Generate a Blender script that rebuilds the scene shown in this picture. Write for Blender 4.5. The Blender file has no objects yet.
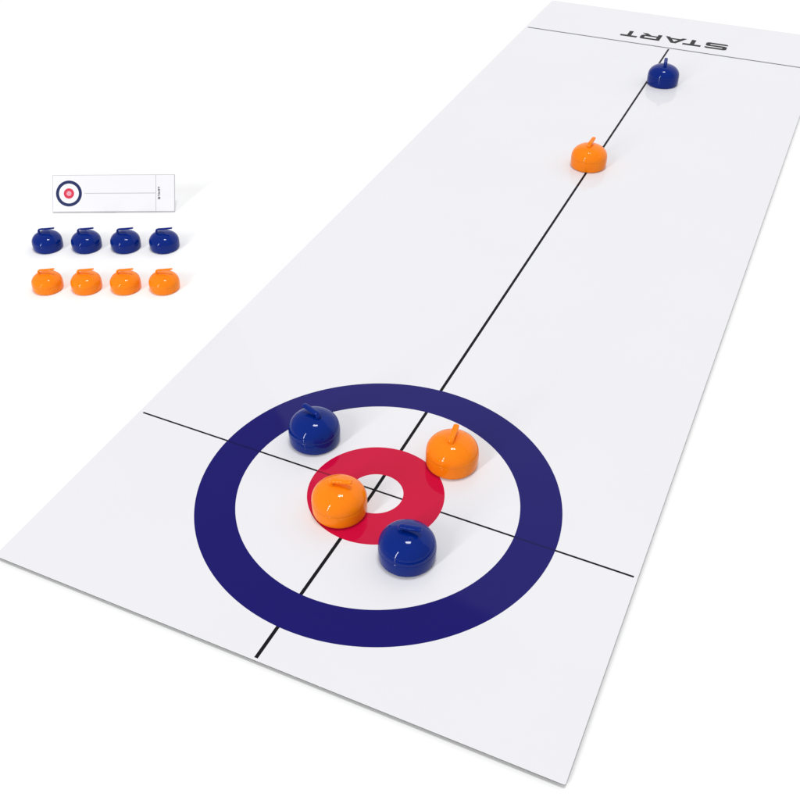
import bpy, bmesh, math
from mathutils import Vector, Matrix

S = 0.13                       # metres per target radius (the mat is about 1.23 m long)
scene = bpy.context.scene
col = scene.collection
PI = math.pi

# ------------------------------------------------------------------ node helpers
class V:
    """scalar socket with arithmetic"""
    def __init__(self, nt, s): self.nt, self.s = nt, s
    def _op(self, op, *others, clamp=False):
        n = self.nt.nodes.new('ShaderNodeMath'); n.operation = op; n.use_clamp = clamp
        self.nt.links.new(self.s, n.inputs[0])
        for i, o in enumerate(others):
            if isinstance(o, V): self.nt.links.new(o.s, n.inputs[i+1])
            else: n.inputs[i+1].default_value = o
        return V(self.nt, n.outputs[0])
    def __add__(s, o): return s._op('ADD', o)
    def __sub__(s, o): return s._op('SUBTRACT', o)
    def __mul__(s, o): return s._op('MULTIPLY', o)
    def lt(s, o): return s._op('LESS_THAN', o)
    def gt(s, o): return s._op('GREATER_THAN', o)
    def abs(s): return s._op('ABSOLUTE')
    def max(s, o): return s._op('MAXIMUM', o)
    def sqrt(s): return s._op('SQRT')
    def clamp(s): return s._op('ADD', 0.0, clamp=True)

def mix(nt, fac, a, b):
    n = nt.nodes.new('ShaderNodeMix'); n.data_type = 'RGBA'
    nt.links.new(fac.s, n.inputs['Factor'])
    for key, v in (('A', a), ('B', b)):
        sock = [i for i in n.inputs if i.name == key and i.type == 'RGBA'][0]
        if isinstance(v, tuple): sock.default_value = (*v, 1)
        else: nt.links.new(v, sock)
    return [o for o in n.outputs if o.type == 'RGBA'][0]

def new_mat(name):
    m = bpy.data.materials.new(name); m.use_nodes = True
    nt = m.node_tree
    return m, nt, nt.nodes['Principled BSDF']

def noise(nt, vec, scale, detail=2.0, rough=0.5):
    n = nt.nodes.new('ShaderNodeTexNoise')
    n.inputs['Scale'].default_value = scale; n.inputs['Detail'].default_value = detail
    n.inputs['Roughness'].default_value = rough
    nt.links.new(vec, n.inputs['Vector'])
    return V(nt, n.outputs['Fac'])

def bump(nt, b, height, strength, dist):
    n = nt.nodes.new('ShaderNodeBump')
    n.inputs['Strength'].default_value = strength; n.inputs['Distance'].default_value = dist
    nt.links.new(height.s, n.inputs['Height']); nt.links.new(n.outputs['Normal'], b.inputs['Normal'])

NAVY = (0.0095, 0.007, 0.132)
RED = (0.545, 0.003, 0.043)
INK = (0.012, 0.012, 0.014)
VINYL = (0.753, 0.751, 0.777)

def printed_vinyl(name, d):
    """white glossy sheet with the curling target and lines printed on it; object coordinates are metres"""
    m, nt, b = new_mat(name)
    tc = nt.nodes.new('ShaderNodeTexCoord')
    sep = nt.nodes.new('ShaderNodeSeparateXYZ'); nt.links.new(tc.outputs['Object'], sep.inputs[0])
    k = 1.0 / d['unit']
    x = V(nt, sep.outputs['X']) * k; y = V(nt, sep.outputs['Y']) * k; z = V(nt, sep.outputs['Z'])
    def disc(c, r):
        dx, dy = x - c[0], y - c[1]
        return (dx*dx + dy*dy).sqrt().lt(r)
    # centre line, bending a hair below the target as it was printed
    cx = (y * (-1/1.2)).clamp() * d['bend'] + d['line_x']
    centre = (x - cx).abs().lt(d['w_centre']) * y.gt(d['line_y0']) * y.lt(d['line_y1'])
    cross = (y - (x * d['cross_slope'] + d['cross_y'])).abs().lt(d['w_cross']) * x.gt(d['cross_x0']) * x.lt(d['cross_x1'])
    start = (y - d['start_y']).abs().lt(d['w_start']) * x.gt(d['start_x0']) * x.lt(d['start_x1'])
    lines = centre.max(cross)
    white = noise(nt, tc.outputs['Object'], 9, 3)
    w1 = tuple(c * 0.985 for c in VINYL); w2 = tuple(min(1, c * 1.015) for c in VINYL)
    base = mix(nt, white, tuple(min(1, q*d.get('lift', 1)) for q in w1), tuple(min(1, q*d.get('lift', 1)) for q in w2))
    base = mix(nt, start, base, d['ink_start'])
    base = mix(nt, lines, base, d['ink'])
    ring = disc((0, 0), 1.0) - disc(d['inner_c'], d['inner_r'])
    base = mix(nt, ring.clamp(), base, mix(nt, cross, d['navy'], tuple(c * 0.6 for c in d['navy'])))
    red = disc(d['red_c'], d['red_r']) - disc(d['red_c'], d['white_r'])
    base = mix(nt, red.clamp(), base, mix(nt, cross * x.lt(d['red_c'][0]), d['red'], tuple(c * 0.5 for c in d['red'])))
    if d.get('pink'):
        base = mix(nt, disc(d['red_c'], d['white_r']), base, d['pink'])
    if d.get('edge_shade'):
        x0, x1, y0, y1, bw = d['edge_shade']
        inside = x.gt(x0+bw) * x.lt(x1-bw) * y.gt(y0+bw) * y.lt(y1-bw)
        base = mix(nt, inside, (0.5, 0.5, 0.52), base)  # shading along the sheet's edges, painted in as a grey rim
    if d.get('cut_edge'):
        base = mix(nt, z.gt(d['cut_edge']), (0.20, 0.20, 0.205), base)      # grey cut edge of the sheet
    nt.links.new(base, b.inputs['Base Color'])
    rr = noise(nt, tc.outputs['Object'], 25, 4) * 0.03 + (d['rough'] - 0.012)
    nt.links.new(rr.s, b.inputs['Roughness'])
    sp = ((lines.max(start) - ring.clamp().max(red.clamp())).clamp() * (-0.85) + 1.0) * d['spec']                     # the ink is duller than the vinyl
    if d.get('cut_edge'): sp = sp * z.gt(d['cut_edge'])
    nt.links.new(sp.s, b.inputs['Specular IOR Level'])
    h = noise(nt, tc.outputs['Object'], 14, 2)
    bump(nt, b, h, 0.25, 0.0006)
    return m

def plastic(name, colour, colour2, sss=0.0):
    m, nt, b = new_mat(name)
    tc = nt.nodes.new('ShaderNodeTexCoord')
    n = noise(nt, tc.outputs['Object'], 60, 3)
    nt.links.new(mix(nt, n, colour, colour2), b.inputs['Base Color'])
    b.inputs['Roughness'].default_value = 0.06
    b.inputs['Specular IOR Level'].default_value = 0.19
    if sss:
        b.inputs['Subsurface Weight'].default_value = sss
        b.inputs['Subsurface Radius'].default_value = (1.0, 0.25, 0.05); b.inputs['Subsurface Scale'].default_value = 0.006
    h = noise(nt, tc.outputs['Object'], 90, 2)
    bump(nt, b, h, 0.015, 0.0004)
    return m

# ------------------------------------------------------------------ object helpers
def finish(name, bm, mat, parent=None, smooth=True, angle=35):
    bmesh.ops.recalc_face_normals(bm, faces=bm.faces)
    me = bpy.data.meshes.new(name); bm.to_mesh(me); bm.free()
    if smooth:
        for p in me.polygons: p.use_smooth = True
        try: me.set_sharp_from_angle(angle=math.radians(angle))
        except Exception: pass
    me.materials.append(mat)
    o = bpy.data.objects.new(name, me); col.objects.link(o)
    if parent: o.parent = parent
    return o

def empty(name, loc):
    o = bpy.data.objects.new(name, None); o.location = loc; o.empty_display_size = 0.02
    col.objects.link(o); return o

def tag(o, label, cat, group=None):
    o['label'] = label; o['category'] = cat
    if group: o['group'] = group

def lathe(profile, n=96):
    bm = bmesh.new(); rings = []
    for r, z in profile:
        if r < 1e-9: rings.append([bm.verts.new((0, 0, z))])
        else: rings.append([bm.verts.new((r*math.cos(2*PI*i/n), r*math.sin(2*PI*i/n), z)) for i in range(n)])
    for a, c in zip(rings[:-1], rings[1:]):
        if len(a) == 1 and len(c) == 1: continue
        for i in range(n):
            j = (i+1) % n
            if len(a) == 1: bm.faces.new((a[0], c[j], c[i]))
            elif len(c) == 1: bm.faces.new((a[i], a[j], c[0]))
            else: bm.faces.new((a[i], a[j], c[j], c[i]))
    return bm

def sheet(x0, x1, y0, y1, z0, z1, radius, nseg=6, edge=None):
    """thin slab with rounded corners and softened rims"""
    bm = bmesh.new()
    def outline(inset, z):
        r = max(radius - inset, 1e-4); pts = []
        for (cx, cy, a0) in ((x1-radius, y1-radius, 0), (x0+radius, y1-radius, 90), (x0+radius, y0+radius, 180), (x1-radius, y0+radius, 270)):
            for k in range(nseg+1):
                a = math.radians(a0 + 90*k/nseg)
                pts.append(bm.verts.new((cx + r*math.cos(a), cy + r*math.sin(a), z)))
        return pts
    t = z1 - z0; e = edge or t*0.3
    loops = [outline(e, z0), outline(0, z0+e), outline(0, z1-e), outline(e, z1)]
    for a, c in zip(loops[:-1], loops[1:]):
        n = len(a)
        for i in range(n): bm.faces.new((a[i], a[(i+1) % n], c[(i+1) % n], c[i]))
    bm.faces.new(loops[0][::-1]); bm.faces.new(loops[-1])
    return bm

# ------------------------------------------------------------------ the white surface
m, nt, b = new_mat('white_backdrop_paper')
b.inputs['Base Color'].default_value = (0.9, 0.9, 0.9, 1)
b.inputs['Roughness'].default_value = 0.9; b.inputs['Specular IOR Level'].default_value = 0.05
tc = nt.nodes.new('ShaderNodeTexCoord')
nt.links.new(mix(nt, noise(nt, tc.outputs['Object'], 20, 3), (0.92, 0.92, 0.92), (0.935, 0.935, 0.935)), b.inputs['Base Color'])
bm = bmesh.new()
bm.faces.new([bm.verts.new(p) for p in ((-20, -20, 0), (20, -20, 0), (20, 20, 0), (-20, 20, 0))])
g = finish('ground', bm, m, smooth=False); g['kind'] = 'structure'

# ------------------------------------------------------------------ the mat
MAT_T = 0.0030
WL, WR, YB, YT, YS = -1.6238, 1.4326, -1.2124, 8.2729, 7.3063
spec_main = dict(unit=S, bend=-0.030, line_x=-0.040, line_y0=-1.198, line_y1=7.275, w_centre=0.0097,
    cross_slope=-0.0133, cross_y=0.0405, cross_x0=-1.597, cross_x1=1.412, w_cross=0.0062,
    start_y=YS, start_x0=-1.60, start_x1=WR, w_start=0.013, ink=INK, ink_start=(0.19, 0.19, 0.195),
    navy=NAVY, red=RED, inner_c=(-0.0014, -0.0027), inner_r=0.7759, red_c=(-0.0237, 0.0197), red_r=0.3784,
    white_r=0.152, rough=0.045, spec=0.14, cut_edge=MAT_T-0.00002)
mat_vinyl = printed_vinyl('printed_white_vinyl', spec_main)
mat_root = empty('curling_mat', (0, 0, 0))
tag(mat_root, 'large glossy white curling mat with a blue and red ring target and START line', 'game mat')
bm = sheet(WL*S, WR*S, YB*S, YT*S, MAT_T-0.0007, MAT_T, 0.008*S, edge=0.00006)
finish('mat_sheet', bm, mat_vinyl, mat_root, smooth=True, angle=20)

spacer_m, nt, b = new_mat('added_grey_spacer')  # dark layer added under the sheet, inset so the overhang casts an edge shadow
tc = nt.nodes.new('ShaderNodeTexCoord')
nt.links.new(mix(nt, noise(nt, tc.outputs['Object'], 400, 2), (0.16, 0.16, 0.165), (0.22, 0.22, 0.225)), b.inputs['Base Color'])
b.inputs['Roughness'].default_value = 0.85
ins = 0.009
finish('added_shadow_spacer', sheet(WL*S+ins, WR*S-ins, YB*S+ins, YT*S-ins, 0.0002, MAT_T-0.0008, 0.008*S), spacer_m, mat_root, angle=20)

# word START in wide block letters, readable from the far end
ink_m, nt, b = new_mat('black_print_ink')
b.inputs['Base Color'].default_value = (0.02, 0.02, 0.022, 1); b.inputs['Roughness'].default_value = 0.5; b.inputs['Specular IOR Level'].default_value = 0.1
tc = nt.nodes.new('ShaderNodeTexCoord')
nt.links.new(mix(nt, noise(nt, tc.outputs['Object'], 300, 2), (0.016, 0.016, 0.018), (0.028, 0.028, 0.03)), b.inputs['Base Color'])

LET = {   # polygons in a unit box, x right, y up
 'T': [[(0, 1), (0, .74), (1, .74), (1, 1)], [(.38, .74), (.38, 0), (.62, 0), (.62, .74)]],
 'A': [[(0, 0), (.39, 1), (.61, 1), (.5, .76), (.2, 0)], [(.5, .76), (.61, 1), (1, 0), (.8, 0)], [(.272, .18), (.728, .18), (.65, .38), (.35, .38)]],
 'R': [[(0, 0), (0, 1), (.2, 1), (.2, 0)], [(.2, 1), (.9, 1), (1, .88), (1, .76), (.2, .76)], [(.8, .76), (1, .76), (1, .5), (.8, .5)],
       [(.2, .5), (1, .5), (1, .46), (.9, .3), (.2, .3)], [(.5, .3), (.76, .3), (1, 0), (.74, 0)]],
 'S': [[(0, .24), (0, .1), (.1, 0), (.9, 0), (1, .1), (1, .24)], [(.8, .24), (1, .24), (1, .4), (.8, .4)],
       [(0, .62), (0, .5), (.1, .38), (.8, .38), (1, .4), (1, .5), (.9, .62)], [(0, .62), (.2, .62), (.2, .76), (0, .76)],
       [(0, .76), (0, .9), (.1, 1), (.9, 1), (1, .9), (1, .76)]],
}
def word(letters, h, z0, z1):
    """letters: (char, x0, x1) read left to right; flat ink film"""
    bm = bmesh.new()
    for ch, a, c in letters:
        for q, poly in enumerate(LET[ch]):
            zz = z1 + q*2e-6
            top = [bm.verts.new((a + p[0]*(c-a), p[1]*h, zz)) for p in poly]
            bot = [bm.verts.new((a + p[0]*(c-a), p[1]*h, z0)) for p in poly]
            bm.faces.new(top)
            for i in range(len(poly)):
                j = (i+1) % len(poly); bm.faces.new((top[i], bot[i], bot[j], top[j]))
    return bm
TXT_H = 0.175
wl = [('S', 0, .225), ('T', .265, .455), ('A', .435, .665), ('R', .70, .915), ('T', .945, 1.125)]
bm = word([(c, a*S, e*S) for c, a, e in wl], TXT_H*S, -0.0003, 0.00015)
w = finish('printed_word', bm, ink_m, mat_root, smooth=False)
w.rotation_euler = (0, 0, PI); w.location = (0.512*S, 7.645*S, MAT_T)

# ------------------------------------------------------------------ curling stones
D = 0.300 * S                   # stone diameter
BLUE = plastic('glossy_blue_plastic', (0.0003, 0.0155, 0.180), (0.0004, 0.0180, 0.200))
ORANGE = plastic('glossy_orange_plastic', (0.93, 0.220, 0.004), (0.96, 0.240, 0.005), 0.25)

def body_profiles(w=0.285, hd=0.345):
    w, hd = w*D, hd*D
    a = 0.5*D
    base = [(0, 0.0004), (a*0.90, 0.0004), (a*0.945, 0.006*D), (a*0.975, 0.022*D), (a*0.990, 0.050*D), (a*0.998, 0.10*D), (a, 0.17*D), (a, w-0.010*D), (a*0.997, w-0.003*D), (a*0.985, w)]
    dome = [(a*0.980, w-0.0015*D), (a*0.990, w), (a*0.995, w+0.003*D)]
    n = 30; p = 2.12
    for i in range(1, n+1):
        t = (PI/2)*i/n
        r = a*0.995*abs(math.cos(t))**(2/p); z = w + 0.004*D + (hd-0.004*D)*abs(math.sin(t))**(2/p)
        if i == n: r = 0
        dome.append((r, z))
    return base, dome, w+hd

def handle_mesh(top, slim=False):
    """goose-neck handle: stem rises left of the middle and bends into a flat arm along +x"""
    path = [(-0.105, top-0.07*D, .066, .060), (-0.125, top-0.005*D, .060, .050), (-0.130, top+0.028*D, .058, .044), (-0.118, top+0.056*D, .058, .040),
            (-0.085, top+0.075*D, .058, .037), (-0.03, top+0.082*D, .059, .035), (0.05, top+0.090*D, .059, .034), (0.13, top+0.100*D, .058, .032), (0.215, top+0.110*D, .055, .030), (0.241, top+0.113*D, .044, .022), (0.249, top+0.114*D, .02, .01)]
    if slim:      # the small stones carry a thinner, taller goose-neck
        path = [(-0.150, top-0.09*D, .050, .050), (-0.185, top-0.03*D, .046, .044), (-0.200, top+0.020*D, .042, .038), (-0.198, top+0.070*D, .040, .034), (-0.172, top+0.106*D, .040, .030),
                (-0.11, top+0.124*D, .040, .027), (-0.02, top+0.130*D, .041, .026), (0.10, top+0.140*D, .041, .025), (0.22, top+0.152*D, .040, .024), (0.315, top+0.163*D, .037, .022), (0.335, top+0.165*D, .030, .016), (0.342, top+0.166*D, .014, .008)]
    pts = [Vector((p[0]*D, 0, p[1])) for p in path]
    # smooth resample (Catmull-Rom)
    P, W = [], []
    for i in range(len(pts)-1):
        p0 = pts[max(i-1, 0)]; p1 = pts[i]; p2 = pts[i+1]; p3 = pts[min(i+2, len(pts)-1)]
        for k in range(4):
            t = k/4
            P.append(0.5*((2*p1) + (p2-p0)*t + (2*p0-5*p1+4*p2-p3)*t*t + (3*p1-p0-3*p2+p3)*t**3))
            W.append([path[i][j]*(1-t) + path[i+1][j]*t for j in (2, 3)])
    P.append(pts[-1]); W.append(path[-1][2:])
    bm = bmesh.new(); rings = []; n = 20
    for i, p in enumerate(P):
        tan = (P[min(i+1, len(P)-1)] - P[max(i-1, 0)]).normalized()
        side = Vector((0, 1, 0)); up = side.cross(tan)*-1
        wd, th = W[i][0]*D, W[i][1]*D
        ring = []
        for k in range(n):
            a = 2*PI*k/n; c, s = math.cos(a), math.sin(a)
            q = 2/2.8
            ring.append(bm.verts.new(p + side*wd*math.copysign(abs(c)**q, c) + up*th*math.copysign(abs(s)**q, s)))
        rings.append(ring)
    for a, c in zip(rings[:-1], rings[1:]):
        for i in range(n): bm.faces.new((a[i], a[(i+1) % n], c[(i+1) % n], c[i]))
    bm.faces.new(rings[0]); bm.faces.new(rings[-1])
    return bm

def make_stone(mat, slim=False):
    base_p, dome_p, top = body_profiles(0.245, 0.31) if slim else body_profiles()
    r = empty('curling_stone', (0, 0, 0))
    finish('base', lathe(base_p), mat, r, angle=60)
    finish('dome', lathe(dome_p), mat, r, angle=60)
    finish('handle', handle_mesh(top, slim), mat, r, angle=50)
    return r
def dup(root):
    r = root.copy(); col.objects.link(r)
    for ch in list(root.children):
        c = ch.copy(); col.objects.link(c); c.parent = r
    return r

protos = {}
def stone(colour, x, y, z, deg, label, group, scale=1.0):
    key = (colour, scale < 1)
    if key not in protos: r = protos[key] = make_stone(BLUE if colour == 'blue' else ORANGE, scale < 1)
    else: r = dup(protos[key])
    r.location = (x*S, y*S, z); r.rotation_euler = (0, 0, math.radians(deg)); r.scale = (scale,)*3
    tag(r, label, 'curling stone', group)
    return r

G1 = 'curling stones in play on the mat'
for args in (
    ('blue', -0.539, 0.279, 166, 'glossy blue curling stone at the inner edge of the blue ring, handle pointing away left'),
    ('orange', 0.263, 0.425, 96, 'glossy orange curling stone overlapping the right edge of the red ring'),
    ('orange', -0.148, -0.173, 10, 'glossy orange curling stone covering the left of the red ring beside the bullseye'),
    ('blue', 0.318, -0.327, 7, 'glossy blue curling stone in front of the red ring, nearest to the mat edge'),
    ('orange', -0.064, 4.331, 86, 'lone orange curling stone on the centre line, well beyond the rings'),
    ('blue', 0.105, 6.338, 100, 'farthest blue curling stone on the centre line just below the word START'),
):
    c, x, y, a, lab = args
    stone(c, x, y, MAT_T, a, lab, G1)

# ------------------------------------------------------------------ the small set beside the mat
R0 = Vector((0.9063719, 0.4224171, 0)).normalized()          # the row's direction on the surface
ROW_DEG = math.degrees(math.atan2(R0.y, R0.x))
SPARE = {'blue': [(-3.413, 1.4), (-3.144, 1.522), (-2.874, 1.644), (-2.607, 1.764)],
         'orange': [(-3.046, 0.951), (-2.792, 1.065), (-2.538, 1.181), (-2.286, 1.295)]}
SPARE_SCALE = {'blue': 0.75, 'orange': 0.722}
PLACE = ['leftmost of four', 'second from left', 'third from left', 'rightmost of four']
for c in ('blue', 'orange'):
    for i, (x, y) in enumerate(SPARE[c]):
        row = 'upper row beside the mat' if c == 'blue' else 'lower row beside the mat'
        stone(c, x, y, 0.0, ROW_DEG, 'small %s curling stone in the %s, %s' % (c, row, PLACE[i]), 'small %s stones set out in a row' % c, SPARE_SCALE[c])

# the small printed mat, propped up behind the rows
MW = 0.297*S                                                # its width
u = MW*0.348                                                # its target radius
cxm = 0.445*MW
spec_small = dict(unit=u, bend=0.0, line_x=0.0, line_y0=1.2, line_y1=(2.775*MW-cxm)/u, w_centre=0.028,
    cross_slope=0.0, cross_y=0.0, cross_x0=5, cross_x1=6, w_cross=0.02,
    start_y=(2.775*MW-cxm)/u, start_x0=-2, start_x1=2, w_start=0.028, ink=(0.5, 0.5, 0.5), ink_start=(0.56, 0.56, 0.56),
    navy=(0.012, 0.022, 0.10), red=(0.66, 0.035, 0.075), inner_c=(0, 0), inner_r=0.76, red_c=(0, 0), red_r=0.40, white_r=0.19, pink=(0.75, 0.36, 0.42),
    edge_shade=(-0.5*MW/u, 0.5*MW/u, -cxm/u, (3.286*MW-cxm)/u, 0.05), rough=0.3, spec=0.2, lift=1.08)
small = empty('small_mat', (0, 0, 0))
tag(small, 'small white mat with a little ring target, just above the rows of small stones', 'game mat')
sheet_o = finish('mat_sheet', sheet(-0.5*MW, 0.5*MW, -cxm, 3.286*MW-cxm, 0, 0.0012, 0.01*MW), printed_vinyl('printed_small_vinyl', spec_small), small, angle=20)
k = 0.34*MW/1.125
bm = word([(c, a*k, e*k) for c, a, e in wl], 0.055*MW, -0.0002, 0.0001)
w2 = finish('printed_word', bm, ink_m, small, smooth=False)
w2.rotation_euler = (0, 0, PI); w2.location = (0.17*MW, 2.775*MW-cxm+0.115*MW, 0.0012)
# support strut behind
LEAN = math.radians(39.46)
sm, nt, b = new_mat('white_card_strut')
b.inputs['Base Color'].default_value = (0.8, 0.8, 0.8, 1); b.inputs['Roughness'].default_value = 0.7
tc = nt.nodes.new('ShaderNodeTexCoord')
nt.links.new(mix(nt, noise(nt, tc.outputs['Object'], 200, 2), (0.78, 0.78, 0.78), (0.82, 0.82, 0.82)), b.inputs['Base Color'])
# local frame: +x of the sheet (its left side as printed) points up the slope, +y runs along the row
bm = bmesh.new()
ym = 1.643*MW-cxm
hh = MW*0.7
pz = -hh*math.tan(math.radians(90)-LEAN-math.radians(20)) 
tri = [(0.5*MW - 0.01*MW, -0.0), (0.5*MW-hh, -0.0), None]
# foot of the strut on the surface: in sheet coordinates the surface is the line through the lower edge
foot_d = MW*0.55
fx = 0.5*MW - foot_d*math.sin(LEAN); fz = -foot_d*math.cos(LEAN)
tri = [(0.5*MW-0.02*MW, -0.0001), (0.5*MW-hh, -0.0001), (fx-0.0004, fz)]
for yy in (ym-0.0008, ym+0.0008):
    for (px, pzz) in tri: bm.verts.new((px, yy, pzz))
bm.verts.ensure_lookup_table(); v = bm.verts
bm.faces.new((v[0], v[1], v[2])); bm.faces.new((v[5], v[4], v[3]))
for i in range(3):
    j = (i+1) % 3; bm.faces.new((v[i], v[j], v[j+3], v[i+3]))
finish('support', bm, sm, small, smooth=False)
# pose: sheet +y -> row direction, sheet -x -> up the leaning slope, sheet +z -> towards the viewer
back = Vector((-R0.y, R0.x, 0))
up = (Vector((0, 0, 1))*math.cos(LEAN) + back*math.sin(LEAN))
ex, ey = -up, R0.copy(); ez = ex.cross(ey)
M = Matrix((ex, ey, ez)).transposed().to_4x4()
MB = Vector((-3.72254605*S, 1.83294524*S, 0.0))                       # lower left corner on the surface
M.translation = MB - (M.to_3x3() @ Vector((0.5*MW, -cxm, 0))) + Vector((0, 0, 0.0006))
small.matrix_world = M

# ------------------------------------------------------------------ lamps and world
world = bpy.data.worlds.new('World'); scene.world = world; world.use_nodes = True
bg = world.node_tree.nodes['Background']
bg.inputs['Color'].default_value = (0.985, 0.99, 1.0, 1); bg.inputs['Strength'].default_value = 0.52

right = Vector((0.9064, 0.4224, 0)).normalized(); away = Vector((-0.4224, 0.9064, 0)).normalized(); upv = Vector((0, 0, 1))
def area(name, target, dirv, dist, sx, sy, radiance, roll_up=None):
    l = bpy.data.lights.new(name, 'AREA'); l.shape = 'RECTANGLE'; l.size = sx; l.size_y = sy
    l.energy = radiance * PI * sx * sy
    o = bpy.data.objects.new(name, l); col.objects.link(o)
    dv = dirv.normalized(); o.location = target + dv*dist
    z = dv; xa = (roll_up or upv).cross(z)
    if xa.length < 1e-4: xa = right.copy()
    xa.normalize(); ya = z.cross(xa)
    o.rotation_euler = Matrix((xa, ya, z)).transposed().to_euler()
    return o
T0 = Vector((0, 0.25, 0))
SOFT = ((-1.684, 2.947, 3.644),(-0.398, 2.634, 3.556),(-1.888, 2.554, 2.076))
area('overhead_lamp', T0, upv + away*0.03 + right*0.02, 4.0, 0.85, 0.46, 50, roll_up=away)
area('strip_lamp', Vector((0, 0.1, 0)), -away*0.67 - right*0.62 + upv*0.40, 3.6, 0.15, 2.6, 54)
# large soft window of light behind the mat; one corner of it shows as the lighter part of the blue ring
Q1, Q2, Q3 = Vector(SOFT[0]), Vector(SOFT[1]), Vector(SOFT[2])
e1 = (Q2-Q1).normalized(); e2 = (Q3-Q1); e2 = (e2 - e1*e2.dot(e1)).normalized()
SX, SY = 4.6, 3.6
c = Q1 + e1*SX/2 + e2*SY/2
l = bpy.data.lights.new('back_softbox', 'AREA'); l.shape = 'RECTANGLE'; l.size = SX; l.size_y = SY; l.energy = 0.6*PI*SX*SY
o = bpy.data.objects.new('back_softbox', l); col.objects.link(o)
zz = e1.cross(e2)
if zz.dot(c) < 0: zz = -zz
o.matrix_world = Matrix.Translation(c) @ Matrix((e1, zz.cross(e1), zz)).transposed().to_4x4()

# ------------------------------------------------------------------ camera
F, CX, CY = 1012.62586963, 381.17786469, 400.17828149
Rm = ((0.9063719304609719, 0.42241714341403663, -0.007326706106870112),
      (0.2633290171822957, -0.578411158775342, -0.7720740638785711),
      (-0.33037516913693366, 0.6978569254181625, -0.6354903297955456))
cam = bpy.data.cameras.new('camera'); co = bpy.data.objects.new('camera', cam); col.objects.link(co)
Xc, Yc, Zc = Vector(Rm[0]), -Vector(Rm[1]), -Vector(Rm[2])
M = Matrix((Xc, Yc, Zc)).transposed().to_4x4(); M.translation = Vector((1.70860391, -3.55849596, 3.93571863 + MAT_T/S))*S
co.matrix_world = M
cam.sensor_width = 36; cam.lens = F/800*36
cam.shift_x = (400-CX)/800; cam.shift_y = (CY-400)/800
cam.clip_start = 0.01; cam.clip_end = 200
scene.camera = co
scene.render.resolution_x = scene.render.resolution_y = 1024
vs = scene.view_settings
vs.view_transform = 'Standard'; vs.look = 'None'; vs.gamma = 1; vs.exposure = -0.02
scene.cycles.max_bounces = 8
